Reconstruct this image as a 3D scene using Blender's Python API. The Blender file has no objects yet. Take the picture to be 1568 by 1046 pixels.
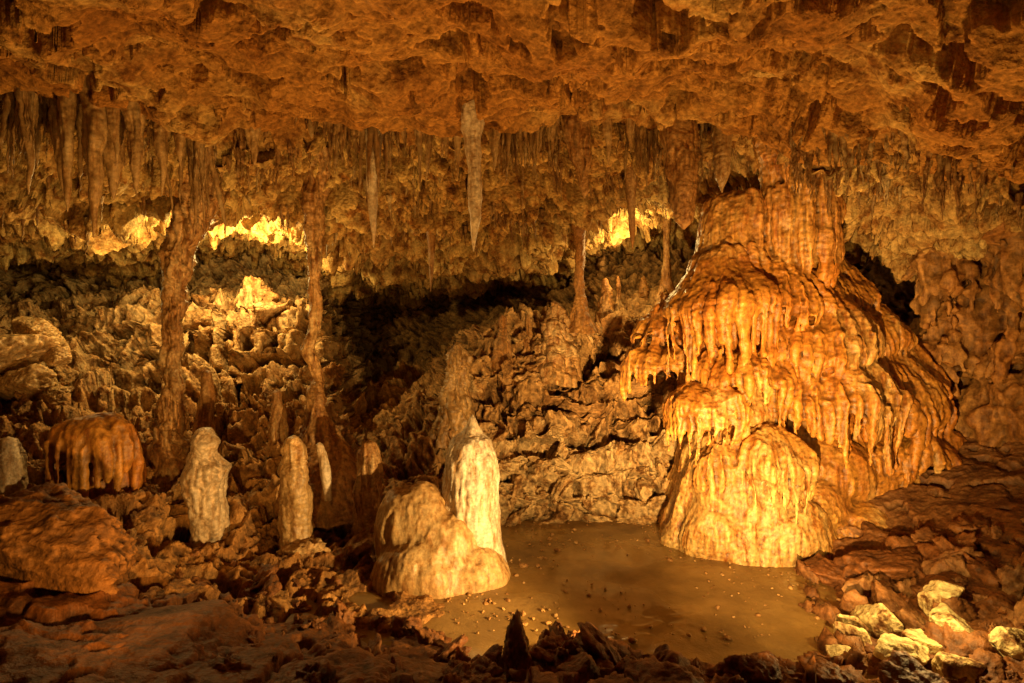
import bpy, math, numpy as np, time
from mathutils import Vector
T0=time.time()
rng=np.random.default_rng(11)
scene=bpy.context.scene

# ---------------------------------------------------------------- noise
PERM=rng.permutation(256)
GR=rng.normal(size=(256,3)); GR/=np.linalg.norm(GR,axis=1)[:,None]
JIT=rng.random((256,3))
def _h(a,b,c): return PERM[(PERM[(PERM[a&255]+b)&255]+c)&255]
def noise(P):
    P=np.asarray(P,dtype=np.float64); i=np.floor(P).astype(np.int64); f=P-i
    u=f*f*f*(f*(f*6-15)+10); r=0
    for dx in (0,1):
        wx=u[:,0] if dx else 1-u[:,0]
        for dy in (0,1):
            wy=u[:,1] if dy else 1-u[:,1]
            for dz in (0,1):
                wz=u[:,2] if dz else 1-u[:,2]
                g=GR[_h(i[:,0]+dx,i[:,1]+dy,i[:,2]+dz)]
                d=g[:,0]*(f[:,0]-dx)+g[:,1]*(f[:,1]-dy)+g[:,2]*(f[:,2]-dz)
                r=r+wx*wy*wz*d
    return r*1.6
def fbm(P,o=4,g=.5,l=2.03):
    a=1;s=0;P=np.asarray(P)
    for k in range(o):
        s=s+a*noise(P+k*17.3); P=P*l; a*=g
    return s
def ridge(P,o=3,g=.5):
    a=1;s=0;w=0;P=np.asarray(P)
    for k in range(o):
        s=s+a*(1-2*np.abs(noise(P+k*31.7))); w+=a; P=P*2.1; a*=g
    return s-.55*w
def vfbm(P,o=3,k0=0): return np.stack([fbm(P+k0+5,o),fbm(P+k0+45,o),fbm(P+k0+95,o)],1)
def cell(P,dim=3):
    P=np.asarray(P); i=np.floor(P).astype(np.int64); f=P-i
    F=np.full(len(P),9.); ID=np.zeros(len(P),dtype=np.int64)
    for dx in(-1,0,1):
        for dy in(-1,0,1):
            for dz in((-1,0,1) if dim==3 else (0,)):
                h=_h(i[:,0]+dx,i[:,1]+dy,(i[:,2] if dim==3 else 0*i[:,2])+dz); j=JIT[h]
                d=(dx+j[:,0]-f[:,0])**2+(dy+j[:,1]-f[:,1])**2
                if dim==3: d=d+(dz+j[:,2]-f[:,2])**2
                m=d<F; F=np.where(m,d,F); ID=np.where(m,h,ID)
    return np.sqrt(F),ID
def sstep(a,b,x):
    t=np.clip((x-a)/(b-a),0,1); return t*t*(3-2*t)

# ---------------------------------------------------------------- mesh helpers
def make_obj(name,V,F,mat,pale=None,smooth=True,parent=None):
    me=bpy.data.meshes.new(name)
    V=np.ascontiguousarray(V,dtype=np.float32); F=np.ascontiguousarray(F,dtype=np.int32)
    k=F.shape[1]
    me.vertices.add(len(V)); me.vertices.foreach_set('co',V.ravel())
    me.loops.add(F.size); me.loops.foreach_set('vertex_index',F.ravel())
    me.polygons.add(len(F)); me.polygons.foreach_set('loop_start',np.arange(0,F.size,k,dtype=np.int32))
    me.update(calc_edges=True); me.validate()
    if smooth: me.polygons.foreach_set('use_smooth',np.ones(len(me.polygons),dtype=bool))
    if pale is not None and len(me.vertices)==len(V):
        a=me.attributes.new('pale','FLOAT','POINT'); a.data.foreach_set('value',np.asarray(pale,dtype=np.float32))
    me.materials.append(mat)
    ob=bpy.data.objects.new(name,me); scene.collection.objects.link(ob)
    return ob
def grid_faces(n,m,wrap=False):
    i=np.arange(n-1)[:,None]; j=np.arange(m if wrap else m-1)[None,:]; j2=(j+1)%m
    return np.stack([i*m+j,i*m+j2,(i+1)*m+j2,(i+1)*m+j],-1).reshape(-1,4)
class Acc:
    def __init__(s): s.V=[];s.F=[];s.n=0
    def add(s,V,F): s.V.append(V);s.F.append(F+s.n);s.n+=len(V)
    def get(s): return np.concatenate(s.V),np.concatenate(s.F)
def tube(ctrl,rings=40,m=24,sy=1.0,flat=0,ang=0):
    """ctrl: (x,y,z,r) rows -> tube with horizontal rings"""
    c=np.array(ctrl,dtype=float); t=np.linspace(0,len(c)-1,rings)
    C=np.stack([np.interp(t,np.arange(len(c)),c[:,k]) for k in range(4)],1)
    if len(c)>2:
        for _ in range(max(1,rings//(len(c)*3))):
            C[1:-1]=(C[:-2]+2*C[1:-1]+C[2:])/4
    a=np.linspace(0,2*np.pi,m,endpoint=False)
    ex=np.cos(a)[None,:]*C[:,3:4]; ey=np.sin(a)[None,:]*C[:,3:4]*sy
    X=C[:,0:1]+ex*math.cos(ang)-ey*math.sin(ang); Y=C[:,1:2]+ex*math.sin(ang)+ey*math.cos(ang)
    Z=np.repeat(C[:,2:3],m,1)
    return np.stack([X,Y,Z],-1).reshape(-1,3),grid_faces(rings,m,True)
def closed(ctrl):
    c=[list(q) for q in ctrl]; a=c[0][:]; b=c[-1][:]; a[3]=.001; b[3]=.001
    return [a]+c+[b]
def lump(acc,c,r,rings=24,m=32):
    th=np.linspace(.01,np.pi-.01,rings)
    a=np.linspace(0,2*np.pi,m,endpoint=False)
    X=c[0]+r[0]*np.sin(th)[:,None]*np.cos(a); Y=c[1]+r[1]*np.sin(th)[:,None]*np.sin(a)
    Z=c[2]+r[2]*np.cos(th)[:,None]+0*a
    acc.add(np.stack([X,Y,Z],-1).reshape(-1,3),grid_faces(rings,m,True))
def normals(me):
    n=np.empty(len(me.vertices)*3,dtype=np.float32); me.vertices.foreach_get('normal',n); return n.reshape(-1,3)
def coords(me):
    n=np.empty(len(me.vertices)*3,dtype=np.float32); me.vertices.foreach_get('co',n); return n.reshape(-1,3).astype(float)
def fuse(name,acc,mat,voxel,disp,smooth=3,palef=None):
    V,F=acc.get()
    tmp=make_obj(name,V,F,mat)
    md=tmp.modifiers.new('r','REMESH'); md.mode='VOXEL'; md.voxel_size=voxel
    ms=tmp.modifiers.new('s','SMOOTH'); ms.iterations=smooth; ms.factor=.5
    dg=bpy.context.evaluated_depsgraph_get()
    me=bpy.data.meshes.new_from_object(tmp.evaluated_get(dg))
    old=tmp.data; tmp.modifiers.clear(); tmp.data=me; bpy.data.meshes.remove(old)
    P=coords(me); N=normals(me).astype(float)
    P2=disp(P,N)
    me.vertices.foreach_set('co',P2.astype(np.float32).ravel())
    me.polygons.foreach_set('use_smooth',np.ones(len(me.polygons),dtype=bool))
    if palef is not None:
        a=me.attributes.new('pale','FLOAT','POINT'); a.data.foreach_set('value',palef(P).astype(np.float32))
    if not me.materials: me.materials.append(mat)
    me.name=name; me.update()
    return tmp

# ---------------------------------------------------------------- materials
def rockmat(name,c1,c2,cd,pale,rough=.75,scale=1.0,bump=.5,bscale=1.0,streak=False,spec=.3,pitty=True,pmin=.30):
    m=bpy.data.materials.new(name); m.use_nodes=True; nt=m.node_tree; N=nt.nodes; L=nt.links
    b=N['Principled BSDF']; b.inputs['Specular IOR Level'].default_value=spec
    tc=N.new('ShaderNodeTexCoord'); mp=N.new('ShaderNodeMapping')
    L.new(tc.outputs['Object'],mp.inputs['Vector'])
    if streak: mp.inputs['Scale'].default_value=(3.0,3.0,.55)
    def nz(s,d=6,r=.6,vec=None):
        n=N.new('ShaderNodeTexNoise'); n.inputs['Scale'].default_value=s; n.inputs['Detail'].default_value=d; n.inputs['Roughness'].default_value=r
        L.new(vec or tc.outputs['Object'],n.inputs['Vector']); return n.outputs['Fac']
    def ramp(x,a,bb):
        r=N.new('ShaderNodeMapRange'); r.inputs['From Min'].default_value=a; r.inputs['From Max'].default_value=bb; L.new(x,r.inputs['Value']); return r.outputs[0]
    def mix(f,a,bb,mode='MIX'):
        x=N.new('ShaderNodeMix'); x.data_type='RGBA'; x.blend_type=mode
        if isinstance(f,(int,float)): x.inputs[0].default_value=f
        else: L.new(f,x.inputs[0])
        for k,v in((6,a),(7,bb)):
            if isinstance(v,tuple): x.inputs[k].default_value=(*v,1)
            else: L.new(v,x.inputs[k])
        return x.outputs[2]
    n1=nz(1.3*scale,3,.6,mp.outputs[0]); n6=nz(6*scale,4,.7,mp.outputs[0]); n28=nz(28,3,.7)
    col=mix(ramp(n1,.35,.65),c1,c2)
    col=mix(ramp(n6,.48,.70),col,cd)
    at=N.new('ShaderNodeAttribute'); at.attribute_name='pale'
    pn=N.new('ShaderNodeMath'); pn.operation='MULTIPLY'; L.new(at.outputs['Fac'],pn.inputs[0]); L.new(ramp(n6,.62,.38),pn.inputs[1])
    pn.use_clamp=True
    col=mix(pn.outputs[0],col,pale)
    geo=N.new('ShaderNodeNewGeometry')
    pt=ramp(geo.outputs['Pointiness'],.42,.56)  # crevices darkened in the base colour: occlusion-like shade mixed with dirt
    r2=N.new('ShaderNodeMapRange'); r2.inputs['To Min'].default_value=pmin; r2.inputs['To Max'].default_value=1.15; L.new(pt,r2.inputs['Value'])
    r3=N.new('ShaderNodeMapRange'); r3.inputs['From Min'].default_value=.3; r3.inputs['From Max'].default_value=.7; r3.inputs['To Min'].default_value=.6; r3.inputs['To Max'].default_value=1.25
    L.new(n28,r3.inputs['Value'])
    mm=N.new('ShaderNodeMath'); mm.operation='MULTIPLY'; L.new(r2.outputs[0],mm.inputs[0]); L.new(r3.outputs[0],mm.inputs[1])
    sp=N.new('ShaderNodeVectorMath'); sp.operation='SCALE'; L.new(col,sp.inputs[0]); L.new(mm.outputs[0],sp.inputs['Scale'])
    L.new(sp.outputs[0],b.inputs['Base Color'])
    rr=N.new('ShaderNodeMapRange'); rr.inputs['To Min'].default_value=rough-.2; rr.inputs['To Max'].default_value=min(1,rough+.2); L.new(n6,rr.inputs['Value']); L.new(rr.outputs[0],b.inputs['Roughness'])
    hh=nz(16*bscale,4,.72)
    if pitty:
        h=N.new('ShaderNodeMath'); h.operation='ADD'; L.new(hh,h.inputs[0])
        vo=N.new('ShaderNodeTexVoronoi'); vo.inputs['Scale'].default_value=24*bscale; L.new(tc.outputs['Object'],vo.inputs['Vector'])
        vm=N.new('ShaderNodeMath'); vm.operation='MULTIPLY'; vm.inputs[1].default_value=.4; L.new(vo.outputs['Distance'],vm.inputs[0]); L.new(vm.outputs[0],h.inputs[1]); hh=h.outputs[0]
    bp=N.new('ShaderNodeBump'); bp.inputs['Strength'].default_value=bump; bp.inputs['Distance'].default_value=.05
    L.new(hh,bp.inputs['Height']); L.new(bp.outputs[0],b.inputs['Normal'])
    return m
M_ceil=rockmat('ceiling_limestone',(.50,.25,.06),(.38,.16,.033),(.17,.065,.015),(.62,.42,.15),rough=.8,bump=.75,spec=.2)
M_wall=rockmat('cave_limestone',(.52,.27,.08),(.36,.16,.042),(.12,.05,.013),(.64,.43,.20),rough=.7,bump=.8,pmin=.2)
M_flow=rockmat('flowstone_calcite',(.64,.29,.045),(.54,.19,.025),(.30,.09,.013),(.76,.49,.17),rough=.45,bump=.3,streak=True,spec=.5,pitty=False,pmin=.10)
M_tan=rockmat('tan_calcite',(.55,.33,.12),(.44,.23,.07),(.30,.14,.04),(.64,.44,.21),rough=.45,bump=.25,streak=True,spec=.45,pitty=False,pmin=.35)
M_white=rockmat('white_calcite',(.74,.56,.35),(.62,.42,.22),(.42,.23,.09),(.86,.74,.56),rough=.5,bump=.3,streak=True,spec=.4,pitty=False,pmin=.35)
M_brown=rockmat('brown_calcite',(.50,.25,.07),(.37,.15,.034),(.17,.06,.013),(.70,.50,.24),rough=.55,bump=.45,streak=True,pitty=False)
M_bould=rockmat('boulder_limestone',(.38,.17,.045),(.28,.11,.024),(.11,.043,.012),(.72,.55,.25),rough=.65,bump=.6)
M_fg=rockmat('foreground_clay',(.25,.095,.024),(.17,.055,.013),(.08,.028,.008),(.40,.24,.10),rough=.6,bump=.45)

# ---------------------------------------------------------------- floor + walls sheet
ST={
-1.9:[(.8,.7,.1),(1.3,.8,.3),(1.7,.9,.5),(2.0,.9,.6),(2.3,1.0,.8),(2.6,1.2,1),(2.9,1.8,1),(3.2,2.3,1),(3.5,2.9,1),(3.7,4.3,1)],
-1.3:[(.8,.6,.1),(1.6,.7,.3),(2.4,.8,.5),(3.0,.9,.6),(3.6,.9,.8),(4.3,1.2,1),(4.8,1.8,1),(5.4,2.2,1),(6.1,2.7,1),(6.6,4.3,1)],
-.90:[(.8,.5,.1),(1.8,.55,.3),(2.9,.55,.3),(3.8,.55,.6),(4.7,.8,.8),(5.8,1.25,1),(7.0,1.8,1),(7.8,2.35,1),(9.3,2.7,.8),(10.2,4.3,1)],
-.67:[(.8,.5,.1),(1.8,.5,.3),(2.8,.45,.3),(3.8,.4,.6),(4.8,.65,.8),(5.9,1.1,1),(7.2,1.6,1),(7.9,2.55,1),(9.4,2.75,.8),(10.5,4.3,1)],
-.50:[(.8,.5,.1),(1.8,.45,.3),(2.8,.35,.3),(4.0,.2,.6),(4.9,.25,.8),(6.1,.95,1),(7.2,1.6,1),(7.7,2.65,1),(9.5,2.8,.8),(10.6,4.3,1)],
-.33:[(.8,.5,.1),(1.8,.4,.3),(2.8,.3,.3),(4.0,.1,.5),(5.0,.1,.8),(6.0,.9,1),(7.2,1.5,1),(7.7,2.5,1),(9.5,2.7,.8),(10.8,4.3,1)],
-.26:[(.8,.5,.1),(1.8,.4,.3),(2.8,.25,.3),(4.0,.05,.4),(5.3,.1,.8),(6.4,.7,1),(8.8,1.1,1),(11,1.3,1),(13,1.6,.8),(14.2,4.3,1)],
-.14:[(.8,.5,.1),(1.8,.4,.3),(2.8,.25,.4),(4.0,.02,.3),(5.5,.05,.8),(6.3,.8,1),(7.8,1.35,1),(10.5,1.5,1),(12.5,1.8,.8),(14.2,4.3,1)],
-.07:[(.8,.5,.1),(1.8,.4,.3),(3.0,.3,.6),(3.9,-.08,.1),(6.0,-.05,.3),(6.4,.8,1),(6.9,1.6,1),(7.6,2.2,1),(10.5,2.0,.8),(13,4.3,1)],
 .05:[(.8,.5,.1),(1.8,.4,.3),(3.1,.32,.8),(3.9,-.1,.1),(6.15,-.06,.3),(6.45,.85,1),(6.9,1.65,1),(7.5,2.3,1),(9.5,2.35,.8),(11,4.3,1)],
 .15:[(.8,.5,.1),(1.8,.4,.3),(3.1,.32,.8),(3.8,-.1,.1),(6.2,-.06,.3),(6.5,.85,1),(6.9,1.5,1),(7.4,2.15,1),(8.6,2.55,.8),(10.2,4.3,1)],
 .25:[(.8,.5,.1),(1.8,.4,.3),(3.0,.3,.8),(3.7,-.1,.1),(6.1,-.06,.3),(6.5,.8,1),(7.0,1.6,1),(7.6,2.4,1),(8.6,2.65,.8),(9.6,4.3,1)],
 .40:[(.8,.5,.1),(1.8,.4,.3),(2.9,.25,.8),(3.6,-.1,.1),(5.9,-.06,.3),(6.5,.7,1),(7.0,1.6,1),(7.6,2.4,1),(8.3,2.9,.8),(9.0,4.3,1)],
 .56:[(.8,.5,.1),(1.8,.4,.3),(2.9,.2,.8),(3.6,-.04,.2),(5.0,.05,.4),(5.9,.6,.7),(6.8,1.3,.8),(7.4,2.2,1),(7.9,2.9,.8),(8.2,4.3,1)],
 .71:[(.8,.5,.1),(1.8,.4,.3),(2.9,.15,.7),(3.7,.05,.5),(4.9,.35,.5),(5.8,.75,.5),(6.6,1.15,.6),(7.1,1.9,.8),(7.4,2.8,.8),(7.5,4.3,1)],
 .90:[(.8,.5,.1),(1.8,.4,.3),(2.9,.2,.6),(3.7,.3,.5),(4.7,.65,.5),(5.4,.95,.5),(5.9,1.3,.6),(6.2,2.0,.8),(6.4,2.8,.8),(6.5,4.3,1)],
 1.3:[(.8,.5,.1),(1.5,.4,.3),(2.2,.4,.6),(2.8,.6,.5),(3.4,.8,.5),(3.8,1.1,.6),(4.1,1.4,.8),(4.3,2.0,1),(4.5,2.8,.8),(4.6,4.3,1)],
 1.9:[(.8,.5,.1),(1.1,.5,.3),(1.4,.5,.6),(1.7,.6,.5),(2.0,.8,.5),(2.3,1.1,.6),(2.5,1.4,.8),(2.7,2.0,1),(2.9,2.8,.8),(3.0,4.3,1)],
}
def sheet(ST,nb,segs,bmax=1.9,sm_b=10,sm_s=8):
    t=np.linspace(-1,1,nb); b=t*1.15+(bmax-1.15)*np.sign(t)*np.abs(t)**5
    kb=np.array(sorted(ST)); K=np.array([ST[k] for k in kb])
    nc=K.shape[1]
    s=np.concatenate([np.linspace(i,i+1,n,endpoint=False) for i,n in enumerate(segs)]+[[nc-1]])
    G=np.zeros((nb,nc,3))
    for c in range(nc):
        for k in range(3): G[:,c,k]=np.interp(b,kb,K[:,c,k])
    for _ in range(sm_b*6): G[1:-1]=(G[:-2]+2*G[1:-1]+G[2:])/4
    i0=np.minimum(np.floor(s).astype(int),nc-2); f=(s-i0)[None,:,None]
    S=G[:,i0]*(1-f)+G[:,i0+1]*f
    for _ in range(sm_s*6): S[:,1:-1]=(S[:,:-2]+2*S[:,1:-1]+S[:,2:])/4
    P=np.stack([b[:,None]*S[:,:,0],S[:,:,0],S[:,:,1]],-1)
    return b,s,P,S[:,:,2]
def gnormals(P):
    a=np.gradient(P,axis=0); c=np.gradient(P,axis=1); n=np.cross(a,c); n/=np.linalg.norm(n,axis=2)[:,:,None]+1e-9; return n
b,s,P,A=sheet(ST,900,[16,60,70,70,120,130,120,50,110])
N=gnormals(P); N*=np.sign(N[:,:,2:3].mean())
sh=P.shape; p=P.reshape(-1,3); n=N.reshape(-1,3); A=A.reshape(-1)
bb=np.repeat(b,len(s)); ss=np.tile(s,len(b))
p1=p+vfbm(p*.8)*.18*A[:,None]
hz=.30; off0=.5*fbm(p*.8+33,2)+.25*fbm(p*2.2+13,2)
zz=p[:,2]/hz+off0; fl=np.floor(zz); fr=zz-fl
zt=(fl+sstep(.35,.75,fr)-off0)*hz
tm=sstep(4.0,4.6,ss)*(1-sstep(7.6,8.2,ss))*np.where(bb<-.15,.95,.6)*(1-sstep(.45,.6,bb))
c1,id1=cell(p1*np.array([1.9,1.9,3.2])+vfbm(p1*2.5,2)*.35)
c3,id3=cell(p1*8.5+.35*vfbm(p1*6,2))
smooth_r=1-.65*sstep(.5,.62,bb)*(ss>3)
d=(JIT[id1][:,0]-.5)*.28+.14*ridge(p1*2.2,4,.55)+.08*fbm(p1*5,4,.6)
hol=sstep(.10,.30,fbm(p1*np.array([3,3,4.2])+60,3,.5))
d-=.38*hol
d+=(.45-c3)*.07
lowf=sstep(2.6,4.2,ss)*.5+.5
pf=p.copy(); pf[:,2]=p[:,2]+(zt-p[:,2])*tm
pf+=n*(d*A*.85*smooth_r*lowf)[:,None]
pf+=vfbm(pf*5,3,200)*(.04*A*smooth_r*sstep(3.5,4.3,ss))[:,None]
pf[:,2]=np.where((A<.25)&(p[:,2]<.05)&(ss<4.2)&(ss>2.6),np.minimum(pf[:,2],-.02),pf[:,2])
pal=sstep(-.12,0,bb)*(1-sstep(.27,.34,bb))*sstep(3.8,4.2,ss)*(1-sstep(4.9,5.4,ss))*1.3+sstep(5.2,5.8,ss)*(1-sstep(-.3,-.2,bb))*.9+.3*sstep(4,4.4,ss)
floor=make_obj('cave_floor',pf,grid_faces(sh[0],sh[1])[:,::-1],M_wall,pal)
floor.data.materials.append(M_fg)
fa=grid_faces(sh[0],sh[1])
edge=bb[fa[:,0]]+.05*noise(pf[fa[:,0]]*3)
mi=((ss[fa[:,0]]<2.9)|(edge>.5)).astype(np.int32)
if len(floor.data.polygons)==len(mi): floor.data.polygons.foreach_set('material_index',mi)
FL=pf; FLb=bb; FLs=ss
def floor_z(x,y):
    i=np.argmin((FL[:,0]-x)**2+(FL[:,1]-y)**2+np.where(FLs>6.5,9,0)); return FL[i,2]
print('floor',time.time()-T0)

# ---------------------------------------------------------------- ceiling sheet
CT={
-1.9:[(.6,3.9,.6),(1.5,3.8,1),(2.3,3.7,1),(2.5,3.7,1),(3.0,3.2,1),(3.6,3.1,1),(4.2,3.0,1)],
-1.3:[(.6,3.9,.6),(2.2,3.9,1),(3.4,3.8,1),(3.7,3.9,1),(4.9,3.2,1),(6.2,3.1,1),(7.4,3.0,1)],
-.90:[(.6,3.9,.6),(3.0,3.9,1),(4.4,3.84,1),(4.65,4.05,1),(6.3,3.35,1),(8.5,3.38,1),(10.8,3.1,1)],
-.67:[(.6,3.9,.6),(3.0,3.9,1),(4.5,3.84,1),(4.8,4.05,1),(6.2,3.38,1),(8.5,3.40,1),(10.9,3.1,1)],
-.55:[(.6,3.9,.6),(3.0,3.9,1),(4.7,3.80,1),(5.0,3.85,1),(6.1,3.50,1),(8.3,3.52,1),(11,3.3,1)],
-.40:[(.6,3.9,.6),(3.0,3.9,1),(4.8,3.80,1),(5.1,3.88,1),(6.2,3.48,1),(8.5,3.48,1),(11,3.2,1)],
-.30:[(.6,3.9,.6),(3.0,3.9,1),(4.8,3.80,1),(5.1,3.90,1),(6.6,3.26,1),(8.8,3.2,1),(12,3.1,1)],
-.10:[(.6,3.9,.6),(3.0,3.9,1),(5.0,3.84,1),(5.3,4.02,1),(7.0,3.20,1),(9,3.15,1),(14.5,3.0,1)],
 .05:[(.6,3.9,.6),(3.0,3.9,1),(5.1,3.86,1),(5.4,4.06,1),(7.1,3.23,1),(9,3.15,1),(12,3.0,1)],
 .17:[(.6,3.9,.6),(3.0,3.9,1),(5.1,3.88,1),(5.4,4.08,1),(7.0,3.45,1),(8.6,3.6,1),(11,3.4,1)],
 .28:[(.6,3.9,.6),(3.0,3.9,1),(5.1,3.9,1),(5.4,4.15,1),(6.9,3.65,1),(8.2,3.75,1),(10,3.5,1)],
 .42:[(.6,3.9,.6),(3.0,3.86,1),(5.0,3.86,1),(5.3,4.2,1),(6.8,3.8,1),(8,3.8,1),(9.4,3.5,1)],
 .58:[(.6,3.9,.6),(3.0,3.82,1),(4.8,3.62,1),(5.05,3.8,1),(6.2,3.40,1),(7.5,3.3,1),(9,3.3,1)],
 .71:[(.6,3.9,.6),(3.0,3.8,1),(4.5,3.46,1),(4.75,3.6,1),(5.9,3.2,1),(7,3.2,1),(8.2,3.2,1)],
 .90:[(.6,3.9,.6),(2.9,3.75,1),(4.2,3.22,1),(4.45,3.4,1),(5.4,3.1,1),(6.2,3.0,1),(7.2,3.0,1)],
 1.3:[(.6,3.9,.6),(2.2,3.7,1),(3.1,3.2,1),(3.3,3.3,1),(4,3.1,1),(4.6,3.0,1),(5.2,3.0,1)],
 1.9:[(.6,3.9,.6),(1.4,3.7,1),(2.1,3.2,1),(2.3,3.3,1),(2.7,3.1,1),(3.1,3.0,1),(3.5,3.0,1)],
}
b,s,P,A=sheet(CT,900,[40,260,80,170,100,60],sm_s=2)
N=gnormals(P); N*=-np.sign(N[:,:,2:3].mean())
sh=P.shape; p=P.reshape(-1,3); n=N.reshape(-1,3)
bb=np.repeat(b,len(s)); ss=np.tile(s,len(b))
p1=p+vfbm(p*1.1,3,10)*.16
w4=vfbm(p1*3.5,3)
c1,id1=cell(p1*np.array([2.4,3.4,0])+3+.5*w4,2)
c5,id5=cell(p1*np.array([1.1,4.0,0])+13+.4*w4,2)
c2,id2=cell(p1*6.5+.4*vfbm(p1*5,2))
front=1-sstep(2.6,2.95,ss)
d=.17*fbm(p1*.75,3)+.05*ridge(p1*np.array([1.6,2.8,1]),3,.5)+.018*fbm(p1*np.array([6,9,6]),4,.6)
rgh=sstep(-.15,.25,fbm(p1*1.3+140,2))      # patches of popcorn between smoother slabs
d+=(.45-c2)*.035*rgh
h0=(JIT[id1][:,2]>np.where(ss>1.1,.52,.72))
hole=(1-sstep(.25,.31,c1+.12*noise(p1*9)))*h0
h5=(JIT[id5][:,2]>.5)*(bb>.38)
hole=np.maximum(hole,(1-sstep(.22,.29,c5+.08*noise(p1*9)))*h5)
d-=hole*(.55+.45*JIT[id1][:,0])*front*sstep(.3,.6,ss)
d-=.14*sstep(.20,.30,fbm(p1*np.array([3,5,3])+80,3,.5))*sstep(.7,1.2,ss)
rough_b=1-front
c4,id4=cell(p1*np.array([2.4,2.4,4.2])+.4*vfbm(p1*3,2))
d+=rough_b*(.08*ridge(p1*2.4,4,.55)+.20*(JIT[id4][:,0]-.5)+.10*(.5-c4)+.02*fbm(p1*14,3))
d-=rough_b*.18*sstep(.10,.30,fbm(p1*np.array([2.6,2.6,5])+120,3,.5))
zz=p1[:,2]*3.2+1.1*fbm(p1*.8,2); saw=zz-np.floor(zz)
d+=rough_b*.16*sstep(0,.35,saw)*(1-sstep(.8,1,saw))*np.where((bb<-.33)&(ss>3.8),.4,1)
pc=p1+n*d[:,None]
pal=rough_b*.8+ .8*sstep(.0,.45,fbm(p1*.9+7,3))
ceil=make_obj('cave_ceiling',pc,grid_faces(sh[0],sh[1]),M_ceil,pal)
CL=pc; CLb=bb; CLs=ss
def ceil_z(x,y):
    i=np.argmin((CL[:,0]-x)**2+(CL[:,1]-y)**2); return CL[i,2]
print('ceil',time.time()-T0)

# ---------------------------------------------------------------- muddy pool + pebbles
def mudmat():
    m=bpy.data.materials.new('wet_mud'); m.use_nodes=True; nt=m.node_tree; N=nt.nodes; L=nt.links; b=N['Principled BSDF']
    tc=N.new('ShaderNodeTexCoord')
    n=N.new('ShaderNodeTexNoise'); n.inputs['Scale'].default_value=2.2; n.inputs['Detail'].default_value=8; n.inputs['Roughness'].default_value=.65; L.new(tc.outputs['Object'],n.inputs['Vector'])
    r=N.new('ShaderNodeValToRGB'); r.color_ramp.elements[0].position=.38; r.color_ramp.elements[0].color=(.17,.095,.025,1); r.color_ramp.elements[1].position=.66; r.color_ramp.elements[1].color=(.32,.19,.055,1)
    L.new(n.outputs['Fac'],r.inputs[0]); L.new(r.outputs[0],b.inputs['Base Color'])
    q=N.new('ShaderNodeMapRange'); q.inputs['From Min'].default_value=.45; q.inputs['From Max'].default_value=.58; q.inputs['To Min'].default_value=.10; q.inputs['To Max'].default_value=.6
    n3=N.new('ShaderNodeTexNoise'); n3.inputs['Scale'].default_value=.9; n3.inputs['Detail'].default_value=4; L.new(tc.outputs['Object'],n3.inputs['Vector'])
    L.new(n3.outputs['Fac'],q.inputs['Value']); L.new(q.outputs[0],b.inputs['Roughness'])
    b.inputs['Specular IOR Level'].default_value=.5
    n2=N.new('ShaderNodeTexNoise'); n2.inputs['Scale'].default_value=20; n2.inputs['Detail'].default_value=5; n2.inputs['Roughness'].default_value=.7; L.new(tc.outputs['Object'],n2.inputs['Vector'])
    bp=N.new('ShaderNodeBump'); bp.inputs['Distance'].default_value=.02; L.new(n2.outputs['Fac'],bp.inputs['Height']); L.new(bp.outputs[0],b.inputs['Normal'])
    q2=N.new('ShaderNodeMapRange'); q2.inputs['From Min'].default_value=.45; q2.inputs['From Max'].default_value=.58; q2.inputs['To Min'].default_value=.06; q2.inputs['To Max'].default_value=.5
    L.new(n3.outputs['Fac'],q2.inputs['Value']); L.new(q2.outputs[0],bp.inputs['Strength'])
    return m
M_mud=mudmat()
gx=np.linspace(-1.6,4.2,400); gy=np.linspace(3.2,6.6,260); GX,GY=np.meshgrid(gx,gy,indexing='ij')
Q=np.stack([GX,GY,0*GX],-1).reshape(-1,3)
Q[:,2]=.02+.010*fbm(Q*1.2,3)+.010*np.clip(ridge(Q*6,3),0,1)*sstep(.0,.4,noise(Q*1.1+4))
make_obj('muddy_pool',Q,grid_faces(400,260),M_mud)

import bmesh
def ico(sub):
    bm=bmesh.new(); bmesh.ops.create_icosphere(bm,subdivisions=sub,radius=1); bm.verts.ensure_lookup_table()
    V=np.array([v.co[:] for v in bm.verts]); F=np.array([[v.index for v in f.verts] for f in bm.faces]); bm.free()
    V/=np.linalg.norm(V,axis=1)[:,None]; return V,F
ICO={k:ico(k) for k in (2,3,4,5,6)}
def rock(sub,seed,sharp=14,na=.05,K=13):
    r=np.random.default_rng(seed); V,F=ICO[sub]
    n=r.normal(size=(K,3)); n/=np.linalg.norm(n,axis=1)[:,None]; dd=r.uniform(.5,1,K)
    h=np.maximum(V@n.T/dd,0); rad=1/np.maximum((h**sharp).sum(1)**(1/sharp),.6)
    W=V*rad[:,None]; W=W*(1+na*fbm(W*2.2+seed,4,.6)+na*.5*ridge(W*3.5+seed,3,.6))[:,None]
    return W,F
PROTO=[rock(4,k,na=.22,sharp=20,K=9) for k in range(12)]
PEB=[rock(2,50+k,na=.12) for k in range(6)]
def rot(V,r):
    q=r.normal(size=4); q/=np.linalg.norm(q); w,x,y,z=q
    R=np.array([[1-2*(y*y+z*z),2*(x*y-z*w),2*(x*z+y*w)],[2*(x*y+z*w),1-2*(x*x+z*z),2*(y*z-x*w)],[2*(x*z-y*w),2*(y*z+x*w),1-2*(x*x+y*y)]])
    return V@R.T
r=np.random.default_rng(3); acc=Acc()
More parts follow.
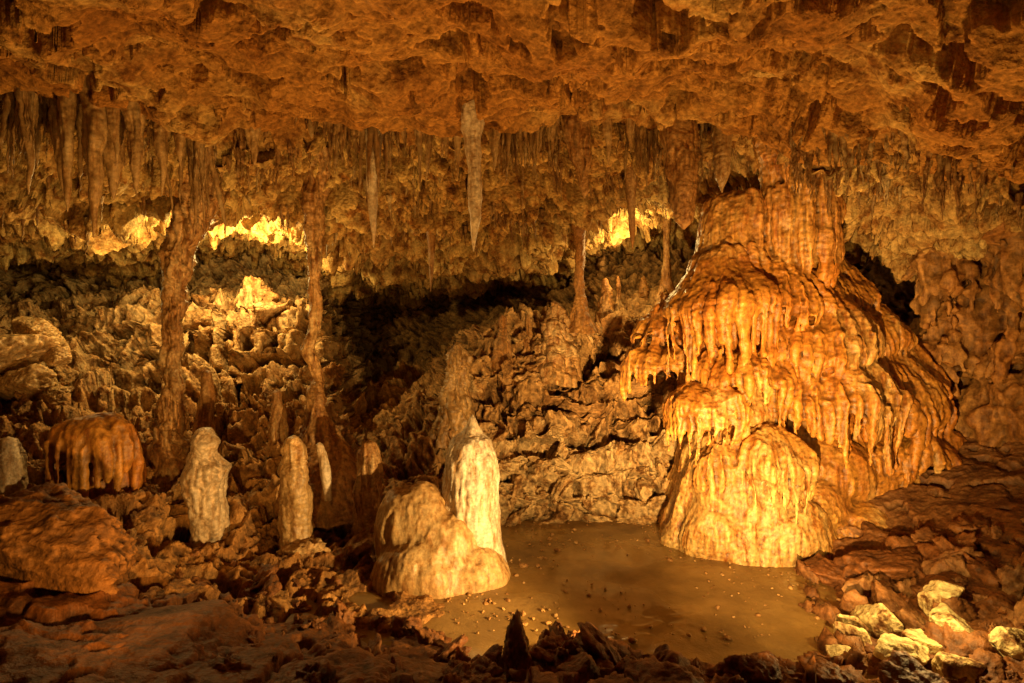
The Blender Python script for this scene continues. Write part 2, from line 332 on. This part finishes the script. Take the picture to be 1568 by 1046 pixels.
for k in range(1500):
    x=r.uniform(-.5,3.2); y=r.uniform(3.7,6.2)
    if noise(np.array([[x*1.3,y*1.3,2.]]))[0]<r.uniform(-.3,.4): continue
    V,F=PEB[r.integers(6)]; sc=r.exponential(.007)+.004; sc=min(sc,.045)
    acc.add(rot(V,r)*np.array([1,1,.7])*sc+np.array([x,y,.028]),F)
V,F=acc.get(); make_obj('pebbles',V,F,M_bould,np.full(len(V),.3))

def rubble(name,mask,count,smin,smax,mat,seed,pale=.3,sink=.2,power=2.5):
    r=np.random.default_rng(seed); idx=np.nonzero(mask)[0]; acc=Acc(); pl=[]
    for k in range(count):
        c=FL[idx[r.integers(len(idx))]]; V,F=PROTO[r.integers(12)]
        sc=smin+(smax-smin)*r.random()**power
        W=rot(V*np.array([1,r.uniform(.5,1),r.uniform(.35,.8)]),r)*sc
        acc.add(W+c+np.array([0,0,-sink*sc]),F); pl.append(np.full(len(V),pale*r.uniform(0,1.8)))
    V,F=acc.get(); return make_obj(name,V,F,mat,np.concatenate(pl))
rubble('rubble_slope',(FLs>4.0)&(FLs<5.3)&(FLb>-.12)&(FLb<.32)&(FL[:,2]>.0),90,.04,.17,M_wall,1,1.3,.3)
rubble('rubble_slope',(FLs>3.6)&(FLs<6.0)&(FLb>-.95)&(FLb<-.12)&(FL[:,2]>.05),200,.04,.2,M_wall,2,.5,.3)
rubble('rubble_ledge',(FLs>5.8)&(FLs<7.2)&(FLb>-.95)&(FLb<.4),110,.05,.22,M_wall,3,.8,.3)
rubble('rubble_bank',(FLs>1.9)&(FLs<3.0)&(FLb>-.1)&(FLb<.95)&(FL[:,2]>.02),260,.02,.15,M_fg,4,.1)
rubble('rubble_bank',(FLs>2.6)&(FLs<3.9)&(FLb>.5)&(FLb<.98),130,.04,.22,M_fg,5,.3)
rubble('rubble_bank',(FLs>2.0)&(FLs<3.7)&(FLb>-.62)&(FLb<-.1)&(FL[:,2]>.02),130,.02,.12,M_fg,6,.1)

def boulder(c,sc,seed,mat,na=.1,pale=0,rz=0,sub=6,name='boulder',sharp=18):
    V,F=rock(sub,seed,sharp=sharp,na=na)
    W=V*np.array(sc); W=np.stack([W[:,0]*math.cos(rz)-W[:,1]*math.sin(rz),W[:,0]*math.sin(rz)+W[:,1]*math.cos(rz),W[:,2]],1)+np.array(c)
    nn=W-np.array(c); nn/=np.linalg.norm(nn,axis=1)[:,None]
    W=W+nn*(.03*ridge(W*3.0+seed,4,.6)+.012*fbm(W*14,3))[:,None]*min(1,max(sc)*1.6)*(1 if sharp>10 else .4)
    return make_obj(name,W,F,mat,np.full(len(W),pale))
boulder((-3.25,3.8,.66),(1.1,.55,.40),101,M_bould,.09)
boulder((-2.2,2.75,.28),(1.5,.55,.30),103,M_fg,.04)
boulder((-.95,2.85,.14),(.55,.4,.26),104,M_fg,.05,rz=.4)
for k,(x,y,z,a,c) in enumerate([(-5.65,6.3,1.88,.36,.27),(-5.25,6.15,1.55,.34,.22),(-5.55,6.6,2.15,.30,.20),(-5.1,6.4,1.82,.22,.15),(-5.75,6.1,1.5,.3,.2),(-4.95,6.2,1.42,.18,.13)]):
    boulder((x,y,z),(a,a*.85,c),105+k*3,M_tan,.09,sharp=9,pale=1.2,rz=k*1.1)
for k,(x,y,z,a,c) in enumerate([(2.95,4.55,.18,.34,.2),(3.45,4.5,.2,.3,.22),(2.6,4.75,.10,.25,.16),(3.2,3.8,.15,.28,.2),(3.2,3.35,.12,.2,.16),(2.1,2.9,.2,.2,.15),(1.25,2.95,.27,.15,.12),(.35,2.9,.28,.16,.14),(.02,3.05,.30,.09,.17),(.75,2.75,.3,.2,.12),(3.7,3.9,.35,.3,.25),(1.7,2.95,.2,.16,.12)]):
    boulder((x,y,z),(a,a*.85,c),200+k,M_fg,.12,rz=k,sub=5)
for k,(x,y,a) in enumerate([(2.20,3.62,.13),(2.48,3.78,.14),(2.28,3.36,.12),(2.72,3.55,.16),(2.48,3.20,.14),(2.02,3.45,.09),(2.88,3.85,.14),(2.88,3.25,.14),(2.52,3.48,.11),(2.2,3.1,.11),(2.62,4.0,.11),(2.3,3.9,.09)]):
    boulder((x,y,floor_z(x,y)+a*.75),(a*1.15,a*.95,a*.85),300+k,M_bould,.06,pale=2.0,rz=k*1.3,sub=5)

# ---------------------------------------------------------------- speleothems
def speleo(name,ctrl,mat,amp=.02,flute=.012,rip=.004,m=96,rings=260,sy=1.,pale=0.,seed=0,fq=6,wob=.0):
    V,F=tube(ctrl,rings,m,sy)
    if wob:
        q=V*np.array([0,0,2.2])+seed*5.1; V=V+np.stack([fbm(q,3),fbm(q+50,3),0*V[:,0]],1)*wob
    c=V.reshape(rings,m,3).mean(1,keepdims=True); D=(V.reshape(rings,m,3)-c).reshape(-1,3); R=np.linalg.norm(D,axis=1); D=D/(R[:,None]+1e-6)
    q=V+seed*3.7; k=np.minimum(R/.08,1)
    dd=amp*fbm(q*np.array([fq,fq,fq*.6]),4,.45)+flute*ridge(q*np.array([11,11,1.4])+.3*vfbm(q*3,2),2)*sstep(-.4,.3,noise(q*2.3))+amp*.25*fbm(q*fq*3.3,3)+rip*.7*ridge(q*np.array([14,14,20]),2)
    W=V+D*(dd*k)[:,None]; W[:,2]+=k*amp*.8*noise(q*7+40)
    return make_obj(name,W,F,mat,pale+.5*sstep(0,.5,fbm(q*2,2)))
speleo('stalagmite',[(-.34,4.9,1.37,.004),(-.34,4.9,1.34,.028),(-.34,4.9,1.28,.05),(-.345,4.9,1.22,.09),(-.35,4.9,1.15,.165),(-.35,4.9,1.02,.215),(-.35,4.9,.85,.235),(-.35,4.9,.7,.25),(-.34,4.9,.5,.24),(-.33,4.9,.3,.245),(-.31,4.9,.1,.27),(-.3,4.9,-.1,.30)],M_white,.024,.018,.003,m=160,rings=420,pale=.9,fq=5)
speleo('stalagmite',[(-2.70,5,1.25,.004),(-2.70,5,1.23,.06),(-2.69,5,1.12,.13),(-2.71,5,1.02,.12),(-2.67,5,.9,.175),(-2.69,5,.7,.17),(-2.66,5,.5,.155),(-2.66,5,.25,.17),(-2.66,5,.0,.2)],M_white,.035,.028,.003,pale=.3,seed=1,wob=.03)
speleo('stalagmite',[(-1.92,5,1.18,.004),(-1.92,5,1.16,.05),(-1.91,5,1.08,.09),(-1.90,5,.97,.085),(-1.92,5,.88,.135),(-1.90,5,.7,.125),(-1.90,5,.4,.135),(-1.88,5,.1,.13),(-1.87,5,-.1,.16)],M_tan,.03,.02,.003,pale=.8,seed=2,wob=.03)
speleo('stalagmite',[(-1.30,5.2,1.10,.004),(-1.30,5.2,1.08,.05),(-1.30,5.2,.98,.09),(-1.30,5.2,.8,.12),(-1.31,5.2,.55,.13),(-1.33,5.2,.3,.125),(-1.33,5.2,.0,.15)],M_brown,.03,.02,.003,seed=3,pale=.2,wob=.03)
speleo('stalagmite',[(-3.12,5.8,1.72,.004),(-3.12,5.8,1.69,.05),(-3.10,5.8,1.45,.075),(-3.12,5.8,1.2,.09),(-3.13,5.8,.8,.14)],M_brown,.02,.012,.003,seed=4)
speleo('stalagmite',[(-2.48,6,1.50,.004),(-2.48,6,1.46,.05),(-2.47,6,1.2,.08),(-2.47,6,.8,.12)],M_brown,.02,.01,.003,seed=5,pale=.4)
speleo('stalagmite',[(-1.76,5.2,1.08,.004),(-1.76,5.2,1.06,.03),(-1.73,5.2,.95,.05),(-1.70,5.2,.80,.05),(-1.68,5.2,.55,.03)],M_white,.02,.008,.002,seed=6)
speleo('stalagmite',[(-4.25,4.8,1.2,.004),(-4.25,4.8,1.18,.06),(-4.23,4.8,1.0,.10),(-4.22,4.8,.6,.12)],M_white,.02,.01,.003,seed=7)
speleo('stalagmite',[(-.62,6.6,1.98,.004),(-.62,6.6,1.95,.06),(-.60,6.6,1.83,.12),(-.63,6.6,1.6,.13),(-.66,6.6,1.35,.16),(-.7,6.6,.8,.24)],M_tan,.06,.03,.003,seed=8,pale=.2,wob=.04)
speleo('stalagmite',[(.53,7.0,2.50,.004),(.53,7.0,2.46,.045),(.54,7.0,2.3,.10),(.55,7.0,2.1,.17),(.55,6.95,1.8,.25),(.55,6.9,1.5,.3)],M_brown,.08,.04,.003,seed=9,pale=.3,wob=.04)
for k,(x,y,z,w) in enumerate([(-.12,7.1,2.33,.07),(.2,7.2,2.35,.04),(.92,7.6,2.75,.05),(1.25,7.6,2.85,.07),(1.45,7.8,2.9,.04),(2.0,7.6,2.75,.1),(1.9,8.2,2.95,.06)]):
    speleo('stalagmite',[(x,y,z,.004),(x,y,z-.03,w*.5),(x+.01,y,z-.18,w),(x,y,z-.4,w*1.6),(x,y,z-.8,w*3)],M_brown,.06,.02,.003,m=48,rings=120,seed=20+k)
speleo('cave_column',[(-3.20,5.8,3.85,.34),(-3.24,5.8,3.5,.22),(-3.28,5.8,3.25,.17),(-3.36,5.8,3.0,.15),(-3.42,5.8,2.7,.12),(-3.42,5.8,2.4,.105),(-3.43,5.8,2.0,.10),(-3.44,5.8,1.6,.085),(-3.47,5.8,1.3,.12),(-3.5,5.8,.9,.17),(-3.5,5.8,.5,.24)],M_brown,.045,.035,.003,seed=31,m=128,rings=400,pale=.3,wob=.06)
speleo('cave_column',[(-1.98,5.8,3.9,.28),(-1.99,5.8,3.6,.15),(-2.0,5.8,3.3,.10),(-2.01,5.8,3.0,.075),(-2.02,5.8,2.6,.065),(-2.02,5.8,2.2,.06),(-2.03,5.8,1.8,.07),(-2.03,5.8,1.5,.075),(-2.0,5.8,1.25,.11),(-1.95,5.8,1.0,.22),(-1.9,5.75,.7,.38),(-1.85,5.7,.3,.52)],M_brown,.035,.025,.003,seed=32,m=128,rings=400,pale=.3,wob=.05)
speleo('cave_column',[(2.17,8,3.9,.1),(2.17,8,3.5,.05),(2.18,8,3.1,.05),(2.17,8,2.9,.07),(2.17,8,2.5,.16)],M_brown,.02,.01,.004,seed=33)
speleo('cave_column',[(.85,7,3.7,.12),(.85,7,3.3,.07),(.85,7,3.0,.06),(.84,7,2.8,.055),(.84,7,2.6,.06),(.84,7,2.42,.09),(.84,7,2.1,.2)],M_brown,.03,.02,.003,seed=34,wob=.03)
speleo('stalactite',[(-1.22,5,4.0,.12),(-1.22,5,3.75,.07),(-1.215,5,3.5,.055),(-1.22,5,3.2,.04),(-1.21,5,2.95,.022),(-1.22,5,2.83,.004)],M_white,.014,.014,.002,m=48,seed=41,pale=.5,wob=.02)
speleo('stalactite',[(-.33,4.8,4.0,.14),(-.33,4.8,3.72,.07),(-.325,4.8,3.45,.055),(-.31,4.8,3.2,.058),(-.32,4.8,2.98,.04),(-.325,4.8,2.76,.004)],M_white,.018,.014,.002,m=48,seed=42,pale=.7,wob=.02)
speleo('stalactite',[(1.45,5.1,4.2,.2),(1.50,5.1,3.85,.16),(1.52,5.1,3.5,.14),(1.54,5.1,3.25,.11),(1.54,5.1,3.07,.075),(1.54,5.1,3.00,.004)],M_brown,.025,.05,.003,m=96,seed=43,pale=.2)
speleo('stalactite',[(.56,5.1,4.1,.14),(.60,5.1,3.8,.11),(.63,5.1,3.55,.07),(.65,5.1,3.35,.03),(.65,5.1,3.28,.004)],M_brown,.02,.035,.003,m=64,seed=44,pale=.3)
speleo('stalactite',[(1.92,5.2,4.2,.12),(1.92,5.2,3.75,.08),(1.92,5.2,3.5,.06),(1.92,5.2,3.36,.004)],M_tan,.02,.02,.003,m=64,seed=45,pale=.5)
speleo('stalactite',[(-.92,6.5,3.5,.09),(-.92,6.5,3.1,.04),(-.92,6.5,2.8,.025),(-.93,6.5,2.57,.004)],M_brown,.015,.01,.003,m=40,seed=46)
speleo('stalactite',[(1.25,6,3.9,.08),(1.26,6,3.4,.04),(1.27,6,3.1,.025),(1.27,6,2.97,.004)],M_brown,.012,.01,.003,m=40,seed=47)
for k,(x,y,l,w) in enumerate([(-3.45,4.4,1.0,.06),(-3.27,4.45,1.1,.07),(-3.75,4.4,.9,.05),(-3.05,4.6,.7,.06),(-3.6,4.55,.75,.07),(-2.9,4.7,.65,.05),(-4.05,4.45,.7,.045),(-3.35,4.75,.8,.1),(-3.9,4.5,.5,.04),(-3.15,4.5,.45,.035),(-2.75,4.7,.4,.04),(-1.75,4.95,.35,.05),(-1.6,5.0,.3,.04),(-2.2,4.85,.3,.05),(-.75,5.0,.5,.04),(-.6,5.05,.42,.035),(-.95,5.0,.3,.03),(-.15,5.0,.35,.04),(.1,5.1,.45,.035),(.22,5.05,.3,.025),(.35,5.1,.5,.045),(.85,5.1,.4,.04),(1.05,5.1,.3,.035),(-.48,5.05,.55,.03)]):
    z=ceil_z(x,y)
    speleo('stalactite',[(x,y,z+.2,w*2),(x,y,z-.05,w*1.2),(x,y,z-l*.35,w),(x+.01,y,z-l*.65,w*.6),(x+.01,y,z-l*.9,w*.3),(x+.01,y,z-l,.004)],M_tan,.02,.025,.003,m=48,rings=140,seed=60+k,pale=.6,wob=.02)

def stal_field(name,mask,count,lmin,lmax,rk,mat,seed,power=2,cl=2.2,frac=.45):
    r=np.random.default_rng(seed); idx=np.nonzero(mask)[0]; acc=Acc()
    cand=idx[r.integers(len(idx),size=int(count/frac))]
    w=noise(CL[cand]*cl+seed)+.5*noise(CL[cand]*cl*2.3+seed)
    cand=cand[np.argsort(-w)[:count]]
    for q,i in enumerate(cand):
        x,y,z=CL[i]; fal=.55+.45*(1-q/len(cand))
        l=(lmin+(lmax-lmin)*r.random()**power)*fal; w=rk*(.5+.6*l/lmax)*r.uniform(.6,1.3)
        bx,by=r.normal(size=2)*.03*l
        V,F=tube([(x,y,z+.08,w*2.2),(x,y,z-.01,w*1.3),(x+bx,y+by,z-l*.4,w*.8),(x+bx*2,y+by*2,z-l*.8,w*.5),(x+bx*2,y+by*2,z-l,.002)],26,12,r.uniform(.6,1),ang=r.uniform(0,3))
        acc.add(V,F)
    V,F=acc.get(); V=V+.012*vfbm(V*14,3,300)
    return make_obj(name,V,F,mat,.3+.9*sstep(-.3,.5,noise(V*1.5)))
stal_field('stalactite_cluster',(CLb>-.32)&(CLb<.4)&(CLs>1.98)&(CLs<3.0),170,.18,.75,.024,M_tan,71,cl=1.6,frac=.33,power=1.6)
stal_field('stalactite_cluster',(CLb>-.95)&(CLb<.4)&(CLs>2.9)&(CLs<4.0),460,.05,.36,.015,M_brown,72,frac=.28)
stal_field('stalactite_cluster',(CLb>-1.0)&(CLb<-.55)&(CLs>1.95)&(CLs<2.8),130,.25,.95,.024,M_tan,73,power=1.6)
stal_field('stalactite_cluster',(CLb>.44)&(CLb<1.0)&(CLs>1.75)&(CLs<3.6),420,.06,.40,.018,M_brown,74,frac=.33)
stal_field('stalactite_cluster',(CLb>-.58)&(CLb<-.3)&(CLs>2.0)&(CLs<3.0),40,.06,.40,.022,M_brown,75)
print('stal',time.time()-T0)

# ---------------------------------------------------------------- flowstone
def bell(acc,cx,cy,prof,sy=1.,drips=20,dl=.25,dw=.035,a0=math.pi*1.02,a1=1.98*math.pi,seed=0,rib=.35,tilt=.08,lobe=.10,out=1.0):
    r=np.random.default_rng(seed)
    drips=int(drips*1.3); dw=dw*.80
    def mod(V):
        V=np.array(V,dtype=float); dx=V[:,0]-cx; dy=V[:,1]-cy
        a=np.arctan2(dy,dx)
        C=np.stack([np.cos(a)*1.6+seed*7.3,np.sin(a)*1.6,np.full(len(V),seed*3.1)],1)
        C2=np.stack([np.cos(a)*2.4+seed*5.3,np.sin(a)*2.4,V[:,2]*.5+seed],1)
        rr=np.hypot(dx,dy); sc=1+lobe*fbm(C2,2)
        V[:,0]=cx+dx*sc; V[:,1]=cy+dy*sc; V[:,2]+=tilt*fbm(C,3,.6)*np.clip(rr/(prof[-1][1]+1e-6),0,1)
        return V
    c=[(cx,cy,z,q) for z,q in prof]
    zb,rb=prof[-1]
    V,F=tube([(cx,cy,prof[0][0]+.01,.001)]+c,50,72,sy); acc.add(mod(V),F)
    V,F=tube([(cx,cy,zb,rb),(cx,cy,zb+.02,rb*.6),(cx,cy,zb+.04,.001)],10,72,sy); acc.add(mod(V),F)
    zs=np.array([q[0] for q in prof])[::-1]; rs=np.array([q[1] for q in prof])[::-1]
    for k in range(drips):
        a=a0+(a1-a0)*(k+r.uniform(-.45,.45)+.5)/drips
        w=dw*r.uniform(.55,1.5); l=dl*(.3+1.0*r.random()**1.3)
        pts=[]
        for zz in np.linspace(zb+rib*r.uniform(.5,1.3),zb,5):
            q=np.interp(zz,zs,rs)*out; f=(1-(zz-zb)/(rib*1.3+1e-6)*.5)
            pts.append((cx+q*math.cos(a),cy+q*math.sin(a)*sy,zz,w*max(f,.6)))
        q=rb*.98*out; x=cx+q*math.cos(a); y=cy+q*math.sin(a)*sy
        pts+= [(x,y,zb-l*.4,w*.8),(x-.02*math.cos(a),y-.02*math.sin(a),zb-l*.8,w*.6),(x-.02*math.cos(a),y-.02*math.sin(a),zb-l,w*.3)]
        V,F=tube(closed(pts),30,12); acc.add(mod(V),F)
acc=Acc()
V,F=tube(closed([(2.9,6.4,3.5,.3),(2.85,6.3,3.1,.42),(2.75,6.25,2.7,.5),(2.75,6.25,2.2,.6),(2.8,6.25,1.7,.66),(2.8,6.25,1.2,.72),(2.7,6.2,.8,.9),(2.65,6.2,-.2,1.1)]),60,72,.8); acc.add(V,F)
bell(acc,2.34,5.95,[(3.54,.16),(3.48,.29),(3.25,.34),(3.0,.37),(2.8,.42),(2.6,.47)],.9,12,.15,.035,seed=1,rib=.5,a0=1.2*math.pi,a1=1.9*math.pi)
bell(acc,2.92,5.78,[(4.15,.50),(3.75,.38),(3.35,.34),(3.05,.34),(2.92,.32)],.8,12,.40,.055,seed=2,rib=1.0,out=1.03,a0=1.1*math.pi)
V,F=tube(closed([(2.95,6.0,3.1,.28),(3.0,6.0,2.7,.34),(3.05,6.0,2.3,.45)]),30,48); acc.add(V,F)
bell(acc,2.13,5.8,[(2.92,.24),(2.68,.36),(2.50,.50),(2.38,.60),(2.28,.63),(2.22,.62)],.9,18,.58,.044,seed=3,rib=.3,tilt=.14,a0=1.08*math.pi)
V,F=tube(closed([(2.2,5.95,2.4,.42),(2.2,5.95,2.0,.42),(2.2,5.9,1.6,.45),(2.3,5.85,1.2,.5)]),30,48); acc.add(V,F)
bell(acc,1.62,6.2,[(2.3,.15),(2.2,.28),(2.08,.35)],1,12,.2,.035,seed=4)
bell(acc,2.72,5.75,[(2.85,.2),(2.6,.34),(2.4,.44),(2.30,.46)],.9,13,.35,.042,seed=5,rib=.4,tilt=.12)
bell(acc,3.02,5.85,[(2.45,.3),(2.25,.5),(2.08,.62),(1.92,.66),(1.82,.65)],.85,18,.30,.04,seed=16,rib=.3,tilt=.14)
bell(acc,2.72,5.72,[(2.1,.2),(1.95,.36),(1.8,.44),(1.7,.45)],.85,12,.35,.04,seed=26,rib=.3,tilt=.1)
bell(acc,3.05,5.88,[(1.9,.55),(1.72,.72),(1.55,.82),(1.42,.86),(1.34,.84)],.85,24,.46,.044,seed=6,rib=.3,tilt=.16)
bell(acc,2.30,5.75,[(1.92,.42),(1.80,.54),(1.70,.61),(1.62,.61)],.85,19,.45,.038,seed=7,rib=.3,tilt=.14)
bell(acc,1.87,5.5,[(1.62,.12),(1.57,.27),(1.47,.37),(1.34,.40),(1.22,.37)],.9,20,.28,.032,a0=math.pi*.8,a1=2.1*math.pi,seed=8,rib=.25,tilt=.08)
bell(acc,1.55,6.0,[(1.95,.15),(1.88,.32),(1.78,.38),(1.7,.36)],.9,16,.25,.032,a0=math.pi*.8,seed=18)
bell(acc,3.35,6.2,[(3.0,.15),(2.75,.34),(2.55,.48),(2.42,.54)],.8,18,.22,.04,seed=9,rib=.4,tilt=.12)
bell(acc,3.55,6.25,[(2.45,.42),(2.25,.60),(2.1,.74),(2.0,.78)],.7,22,.22,.04,seed=10,rib=.35,tilt=.15)
bell(acc,3.65,6.25,[(2.05,.62),(1.85,.80),(1.68,.93),(1.58,.96)],.7,26,.22,.04,seed=15,rib=.35,tilt=.15)
bell(acc,3.55,6.2,[(1.65,.8),(1.45,.95),(1.3,1.02),(1.2,1.02)],.72,26,.28,.042,seed=11,rib=.35,tilt=.15)
bell(acc,4.05,5.95,[(1.12,.2),(1.04,.42),(.92,.58),(.80,.62)],.8,18,.16,.04,seed=17,rib=.3,tilt=.15,lobe=.2)
bell(acc,2.30,5.65,[(1.28,.12),(1.18,.32),(1.02,.48),(.8,.60),(.5,.68),(.25,.75),(.0,.80),(-.1,.8)],.8,0,seed=12)
bell(acc,2.42,5.34,[(1.2,.1),(1.12,.22),(1.0,.33),(.87,.39),(.78,.38)],.85,17,.30,.03,seed=13,rib=.25,tilt=.14)
bell(acc,1.98,5.42,[(1.0,.08),(.95,.18),(.82,.24),(.72,.24)],.9,10,.16,.028,seed=14)
lump(acc,(2.0,5.45,.15),(.42,.38,.42)); lump(acc,(2.55,5.35,.1),(.5,.36,.5)); lump(acc,(2.9,5.6,.2),(.45,.4,.55)); lump(acc,(1.85,5.6,.4),(.22,.2,.3))
lump(acc,(3.1,5.9,.6),(.6,.5,.5)); lump(acc,(3.7,6.1,.5),(.7,.6,.6)); lump(acc,(4.2,6.3,.4),(.7,.6,.5)); lump(acc,(3.3,5.5,.05),(.5,.4,.4))
def fdisp(P,N):
    st=1-np.abs(N[:,2])
    d=.035*fbm(P*2.4,3)+st*.014*ridge(P*np.array([12,12,1.0]),2,.6)+.010*fbm(P*8,4,.6)
    d+=.0015*np.sin(P[:,2]*70+6*noise(P*2.2)+4*noise(P*7))+.005*ridge(P*np.array([16,16,26]),2)
    return P+N*d[:,None]+vfbm(P*1.6,2,400)*.04
def fpale(P): return np.clip((1.25-P[:,2])*1.1,0,1)*np.clip((3.3-P[:,0])*1.2,0,1)+.8*sstep(.0,.5,fbm(P*np.array([2.5,2.5,.7]),3))*(P[:,2]<2.3)+.4*(P[:,2]>2.8)
fuse('flowstone_column',acc,M_flow,.0135,fdisp,1,fpale)
acc=Acc()
bell(acc,5.25,5.55,[(4.0,.9),(3.4,.60),(2.9,.42),(2.65,.45)],.9,16,.45,.045,seed=51,rib=.5,a0=.9*math.pi,tilt=.35,lobe=.25)
bell(acc,4.75,6.25,[(3.8,.8),(3.3,.45),(2.9,.34),(2.7,.36)],.8,14,.4,.04,seed=52,rib=.5,tilt=.3,lobe=.25)
bell(acc,5.35,5.7,[(2.35,.3),(2.0,.50),(1.8,.55)],.9,14,.35,.04,seed=53,rib=.3,a0=.9*math.pi,tilt=.25,lobe=.25)
bell(acc,4.85,6.35,[(2.2,.2),(1.9,.38),(1.7,.44)],.9,14,.3,.04,seed=54,rib=.3,tilt=.25,lobe=.25)
lump(acc,(5.4,5.9,1.2),(.75,.6,.6)); lump(acc,(4.8,6.6,1.2),(.6,.5,.8)); lump(acc,(5.35,6.3,2.2),(.6,.5,1.2))
def rdisp(P,N): return P+N*(.10*fbm(P*1.8,4,.55)+.06*ridge(P*3,3))[:,None]+vfbm(P*1.6,2,400)*.08
fuse('flowstone_drapery',acc,M_brown,.022,rdisp,1,lambda P:np.full(len(P),-.2))
print('flow',time.time()-T0)
acc=Acc()
for c,q in [((-.74,4.82,.36),(.27,.26,.44)),((-.98,4.85,.30),(.20,.22,.44)),((-.86,4.80,.42),(.24,.22,.36)),((-.76,4.82,.70),(.13,.13,.13)),((-.56,4.76,.26),(.30,.27,.34)),((-.36,4.72,.08),(.34,.28,.24)),((-.70,4.68,.08),(.46,.32,.34))]: lump(acc,c,q)
def d2(P,N): return P+N*(.03*fbm(P*2.6,3)+.010*ridge(P*np.array([9,9,2]),2)+.005*fbm(P*14,3,.6))[:,None]
fuse('flowstone_mound',acc,M_tan,.015,d2,26,lambda P:.7+.6*noise(P*3))
acc=Acc()
bell(acc,-3.65,5.0,[(1.36,.1),(1.33,.22),(1.25,.32),(1.1,.36),(.98,.35)],.85,16,.35,.04,a0=math.pi*.9,a1=2.1*math.pi,seed=20,rib=.25,tilt=.06)
lump(acc,(-3.65,5.1,.75),(.3,.3,.45))
fuse('flowstone_mound',acc,M_flow,.014,d2,3,lambda P:np.full(len(P),.1))
print('fused',time.time()-T0)

# ---------------------------------------------------------------- lights
def lamp(kind,name,loc,power,col,target=None,size=.05,angle=100,blend=1.):
    l=bpy.data.lights.new(name,kind); l.energy=power; l.color=col
    l.shadow_soft_size=size
    if kind=='SPOT': l.spot_size=math.radians(angle); l.spot_blend=blend
    o=bpy.data.objects.new(name,l); o.location=loc; scene.collection.objects.link(o)
    if target is not None: o.rotation_euler=(Vector(target)-Vector(loc)).to_track_quat('-Z','Y').to_euler()
    return o
W=(1,.61,.20); O=(1,.51,.12); Y=(1,.68,.22)
lamp('SPOT','fill_spot_back',(1.10,2.15,.72),1500,W,(2.45,5.6,1.40),.03,72)
lamp('SPOT','fill_spot_back',(.95,3.2,.50),500,W,(-1.4,5.0,.75),.03,84)
lamp('SPOT','fill_spot_back',(1.0,2.2,.74),1050,W,(.75,6.8,1.25),.03,46)  # added fill that brightens the back slope, not a separate cave fixture
lamp('SPOT','fill_spot_back',(-1.7,3.75,.45),330,O,(-1.7,3.9,4.0),.04,140)
lamp('SPOT','fill_spot_back',(2.45,3.85,.5),330,O,(1.7,4.0,4.0),.04,140)
lamp('SPOT','fill_spot_back',(.2,1.4,.8),170,O,(.1,5.2,3.6),.05,100)  # wide fill added to lift the ceiling recess, no fixture stands here
lamp('SPOT','fill_spot_back',(-1.5,2.2,.72),190,O,(-3.6,5.6,1.7),.04,80)  # added left fill, brightens the orange mound and the columns
lamp('POINT','cave_lamp',(2.45,3.42,.66),34,Y,size=.03)
lamp('POINT','cave_lamp',(-3.45,7.0,3.12),150,Y,size=.05)
lamp('POINT','cave_lamp',(-4.75,6.5,2.75),18,Y,size=.05)
lamp('POINT','cave_lamp',(1.55,7.35,3.2),45,Y,size=.05)
lamp('POINT','cave_lamp',(4.75,4.7,2.2),8,O,size=.05)
w=bpy.data.worlds.new('World'); scene.world=w; w.use_nodes=True
w.node_tree.nodes['Background'].inputs[0].default_value=(.9,.4,.1,1); w.node_tree.nodes['Background'].inputs[1].default_value=.010

cam=bpy.data.cameras.new('camera'); cam.lens=20; cam.sensor_width=36; cam.clip_end=200; cam.clip_start=.05
co=bpy.data.objects.new('camera',cam); co.location=(0,0,2); co.rotation_euler=(math.radians(90),0,0); scene.collection.objects.link(co); scene.camera=co
scene.view_settings.view_transform='Standard'; scene.view_settings.look='None'; scene.view_settings.exposure=0
print('done',time.time()-T0)
